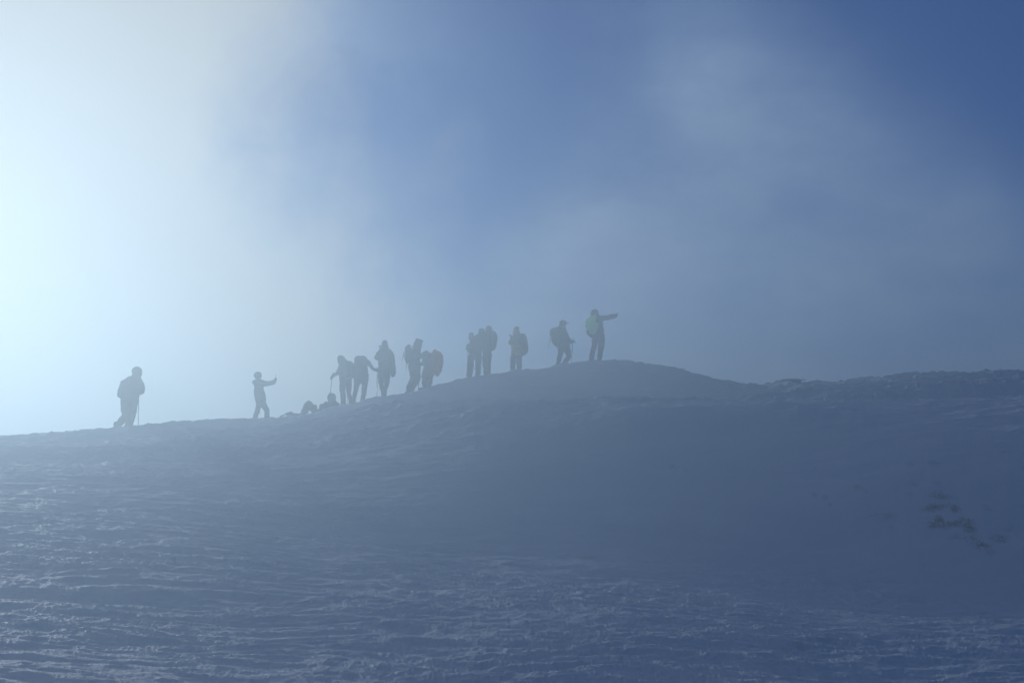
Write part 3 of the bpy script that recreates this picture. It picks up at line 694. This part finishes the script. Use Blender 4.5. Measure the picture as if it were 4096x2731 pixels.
def noise(scale, detail=5, rough=.55, off=(0,0,0), st=(1,1,1)):
    mp = N.new('ShaderNodeMapping'); LK.new(gen, mp.inputs[0]); mp.inputs['Location'].default_value = off; mp.inputs['Scale'].default_value = st
    n = N.new('ShaderNodeTexNoise'); n.inputs['Scale'].default_value = scale; n.inputs['Detail'].default_value = detail; n.inputs['Roughness'].default_value = rough
    LK.new(mp.outputs[0], n.inputs['Vector']); return n.outputs['Fac']
nA = M('SUBTRACT', noise(5.0, 6, .5), .5); nB = M('SUBTRACT', noise(11, 6, .55, (3,1,5)), .5); nC = M('SUBTRACT', noise(2.6, 3, .5, (7,2,1)), .5)
wob = M('ADD', M('MULTIPLY', nA, .36), M('MULTIPLY', nB, .10))
D2R = math.radians
# thick bank towards the sun, thinning to the right; wisps drifting over the summit; clear sky at the right
def gauss(a0, e0, sa, se, amp, k=1.0):
    a = M('DIVIDE', M('SUBTRACT', M('ADD', azi, M('MULTIPLY', wob, .5)), a0), sa); e = M('DIVIDE', M('SUBTRACT', M('ADD', elv, M('MULTIPLY', nB, .25)), e0), se)
    g = M('EXPONENT', M('MULTIPLY', M('ADD', M('MULTIPLY', a, a), M('MULTIPLY', e, e)), -1.0))
    return M('MULTIPLY', g, M('MULTIPLY', M('ADD', 1.0, M('MULTIPLY', M('ADD', nA, nB), k)), amp))
edge = M('ADD', M('ADD', azi, M('MULTIPLY', elv, .42)), wob)
front = M('SUBTRACT', 1.0, SS(.6, 1.1, M('ABSOLUTE', azi)))
bank = M('MULTIPLY', M('SUBTRACT', 1.0, SS(-.12, .07, edge)), front)
low = M('MULTIPLY', M('SUBTRACT', 1.0, SS(.08, .24, M('ADD', elv, M('MULTIPLY', wob, .5)))), M('SUBTRACT', 1.0, SS(.05, .5, azi)))
dry = SS(.50, .68, M('ADD', M('ADD', azi, M('MULTIPLY', elv, 1.13)), M('MULTIPLY', wob, .55)))
start = SS(.0, .15, M('ADD', M('ADD', azi, M('MULTIPLY', M('SUBTRACT', .30, elv), .75)), M('MULTIPLY', wob, .45)))
nD = M('SUBTRACT', noise(7.5, 7, .6, (1,4,2), (1,1,2.2)), .5)
plume = M('MULTIPLY', M('MULTIPLY', start, M('SUBTRACT', 1.0, dry)), M('ADD', .50, M('ADD', M('MULTIPLY', nA, 1.0), M('MULTIPLY', nD, 1.0))))
thin = M('ADD', M('MAXIMUM', plume, 0.0), gauss(-.16, .38, .10, .06, .40, 1.6))
behind = M('MULTIPLY', SS(1.1, 1.7, M('ABSOLUTE', azi)), .16)  # unseen cloud at the camera's back, added to brighten the snow
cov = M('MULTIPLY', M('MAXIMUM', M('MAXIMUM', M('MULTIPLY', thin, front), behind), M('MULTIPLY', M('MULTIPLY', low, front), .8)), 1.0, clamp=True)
dt = N.new('ShaderNodeVectorMath'); dt.operation = 'DOT_PRODUCT'; LK.new(gen, dt.inputs[0]); dt.inputs[1].default_value = SUNV
def hg(g): return M('DIVIDE', 1-g*g, M('POWER', M('MAXIMUM', M('SUBTRACT', 1+g*g, M('MULTIPLY', dt.outputs['Value'], 2*g)), .0001), 1.5))
ph = M('ADD', M('MULTIPLY', hg(.80), .045), .30)        # forward scattering cloud + sky-lit part
def cloudcol(k, sun, amb):
    c = N.new('ShaderNodeCombineXYZ')
    for q in range(3): LK.new(M('ADD', M('MULTIPLY', k, sun[q]), amb[q]), c.inputs[q])
    return c.outputs[0]
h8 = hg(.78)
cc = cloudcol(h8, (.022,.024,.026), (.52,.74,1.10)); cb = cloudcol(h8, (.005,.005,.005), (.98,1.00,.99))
skt = N.new('ShaderNodeVectorMath'); skt.operation = 'MULTIPLY'; LK.new(sky.outputs[0], skt.inputs[0]); skt.inputs[1].default_value = (.15*.0,.15*.30,.15*.80)
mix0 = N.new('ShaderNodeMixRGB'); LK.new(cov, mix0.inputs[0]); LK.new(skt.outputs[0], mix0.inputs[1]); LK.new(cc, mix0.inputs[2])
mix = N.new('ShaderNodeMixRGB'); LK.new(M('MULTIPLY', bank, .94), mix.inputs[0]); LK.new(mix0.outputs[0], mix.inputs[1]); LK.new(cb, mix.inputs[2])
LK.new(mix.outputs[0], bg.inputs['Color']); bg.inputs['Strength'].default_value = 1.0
# the air
zmin = -26.0; ztop = 9.75
hm = MB(); hm.box((0,0,(zmin+ztop)/2), 124, 124, (ztop-zmin)/2)
haze = hm.build('haze', MAT['grey_fabric'], None, origin=(0,0,0)); haze.data.materials.clear()
for p in haze.data.polygons: p.use_smooth = False
m = bpy.data.materials.new('mist'); m.use_nodes = True; t = m.node_tree; t.nodes.clear()
o = t.nodes.new('ShaderNodeOutputMaterial'); v = t.nodes.new('ShaderNodeVolumePrincipled')
v.inputs['Color'].default_value = (.425,.535,.60,1); v.inputs['Density'].default_value = .029; v.inputs['Anisotropy'].default_value = .705
t.links.new(v.outputs[0], o.inputs['Volume']); haze.data.materials.append(m)
tag(haze, None, None, kind='stuff'); haze['label'] = 'thin bluish mist hanging over the whole ridge'; haze['category'] = 'haze'
# ------------------------------------------------------------------ camera + render
cam = bpy.data.cameras.new('camera'); cam.sensor_width = 36; cam.lens = F/W0*36; cam.clip_end = 2000; cam.clip_start = .05
co = bpy.data.objects.new('camera', cam); C.objects.link(co); co.location = (0,0,EYE); co.rotation_euler = (PI/2+PITCH, 0, 0)
sc = bpy.context.scene; sc.camera = co
sc.render.engine = 'CYCLES'; sc.cycles.use_denoising = True; sc.cycles.volume_bounces = 1; sc.cycles.max_bounces = 6
sc.view_settings.view_transform = 'Standard'; sc.view_settings.look = 'None'; sc.view_settings.gamma = 1; sc.view_settings.exposure = -.86
sc.cycles.volume_step_rate = 1.0
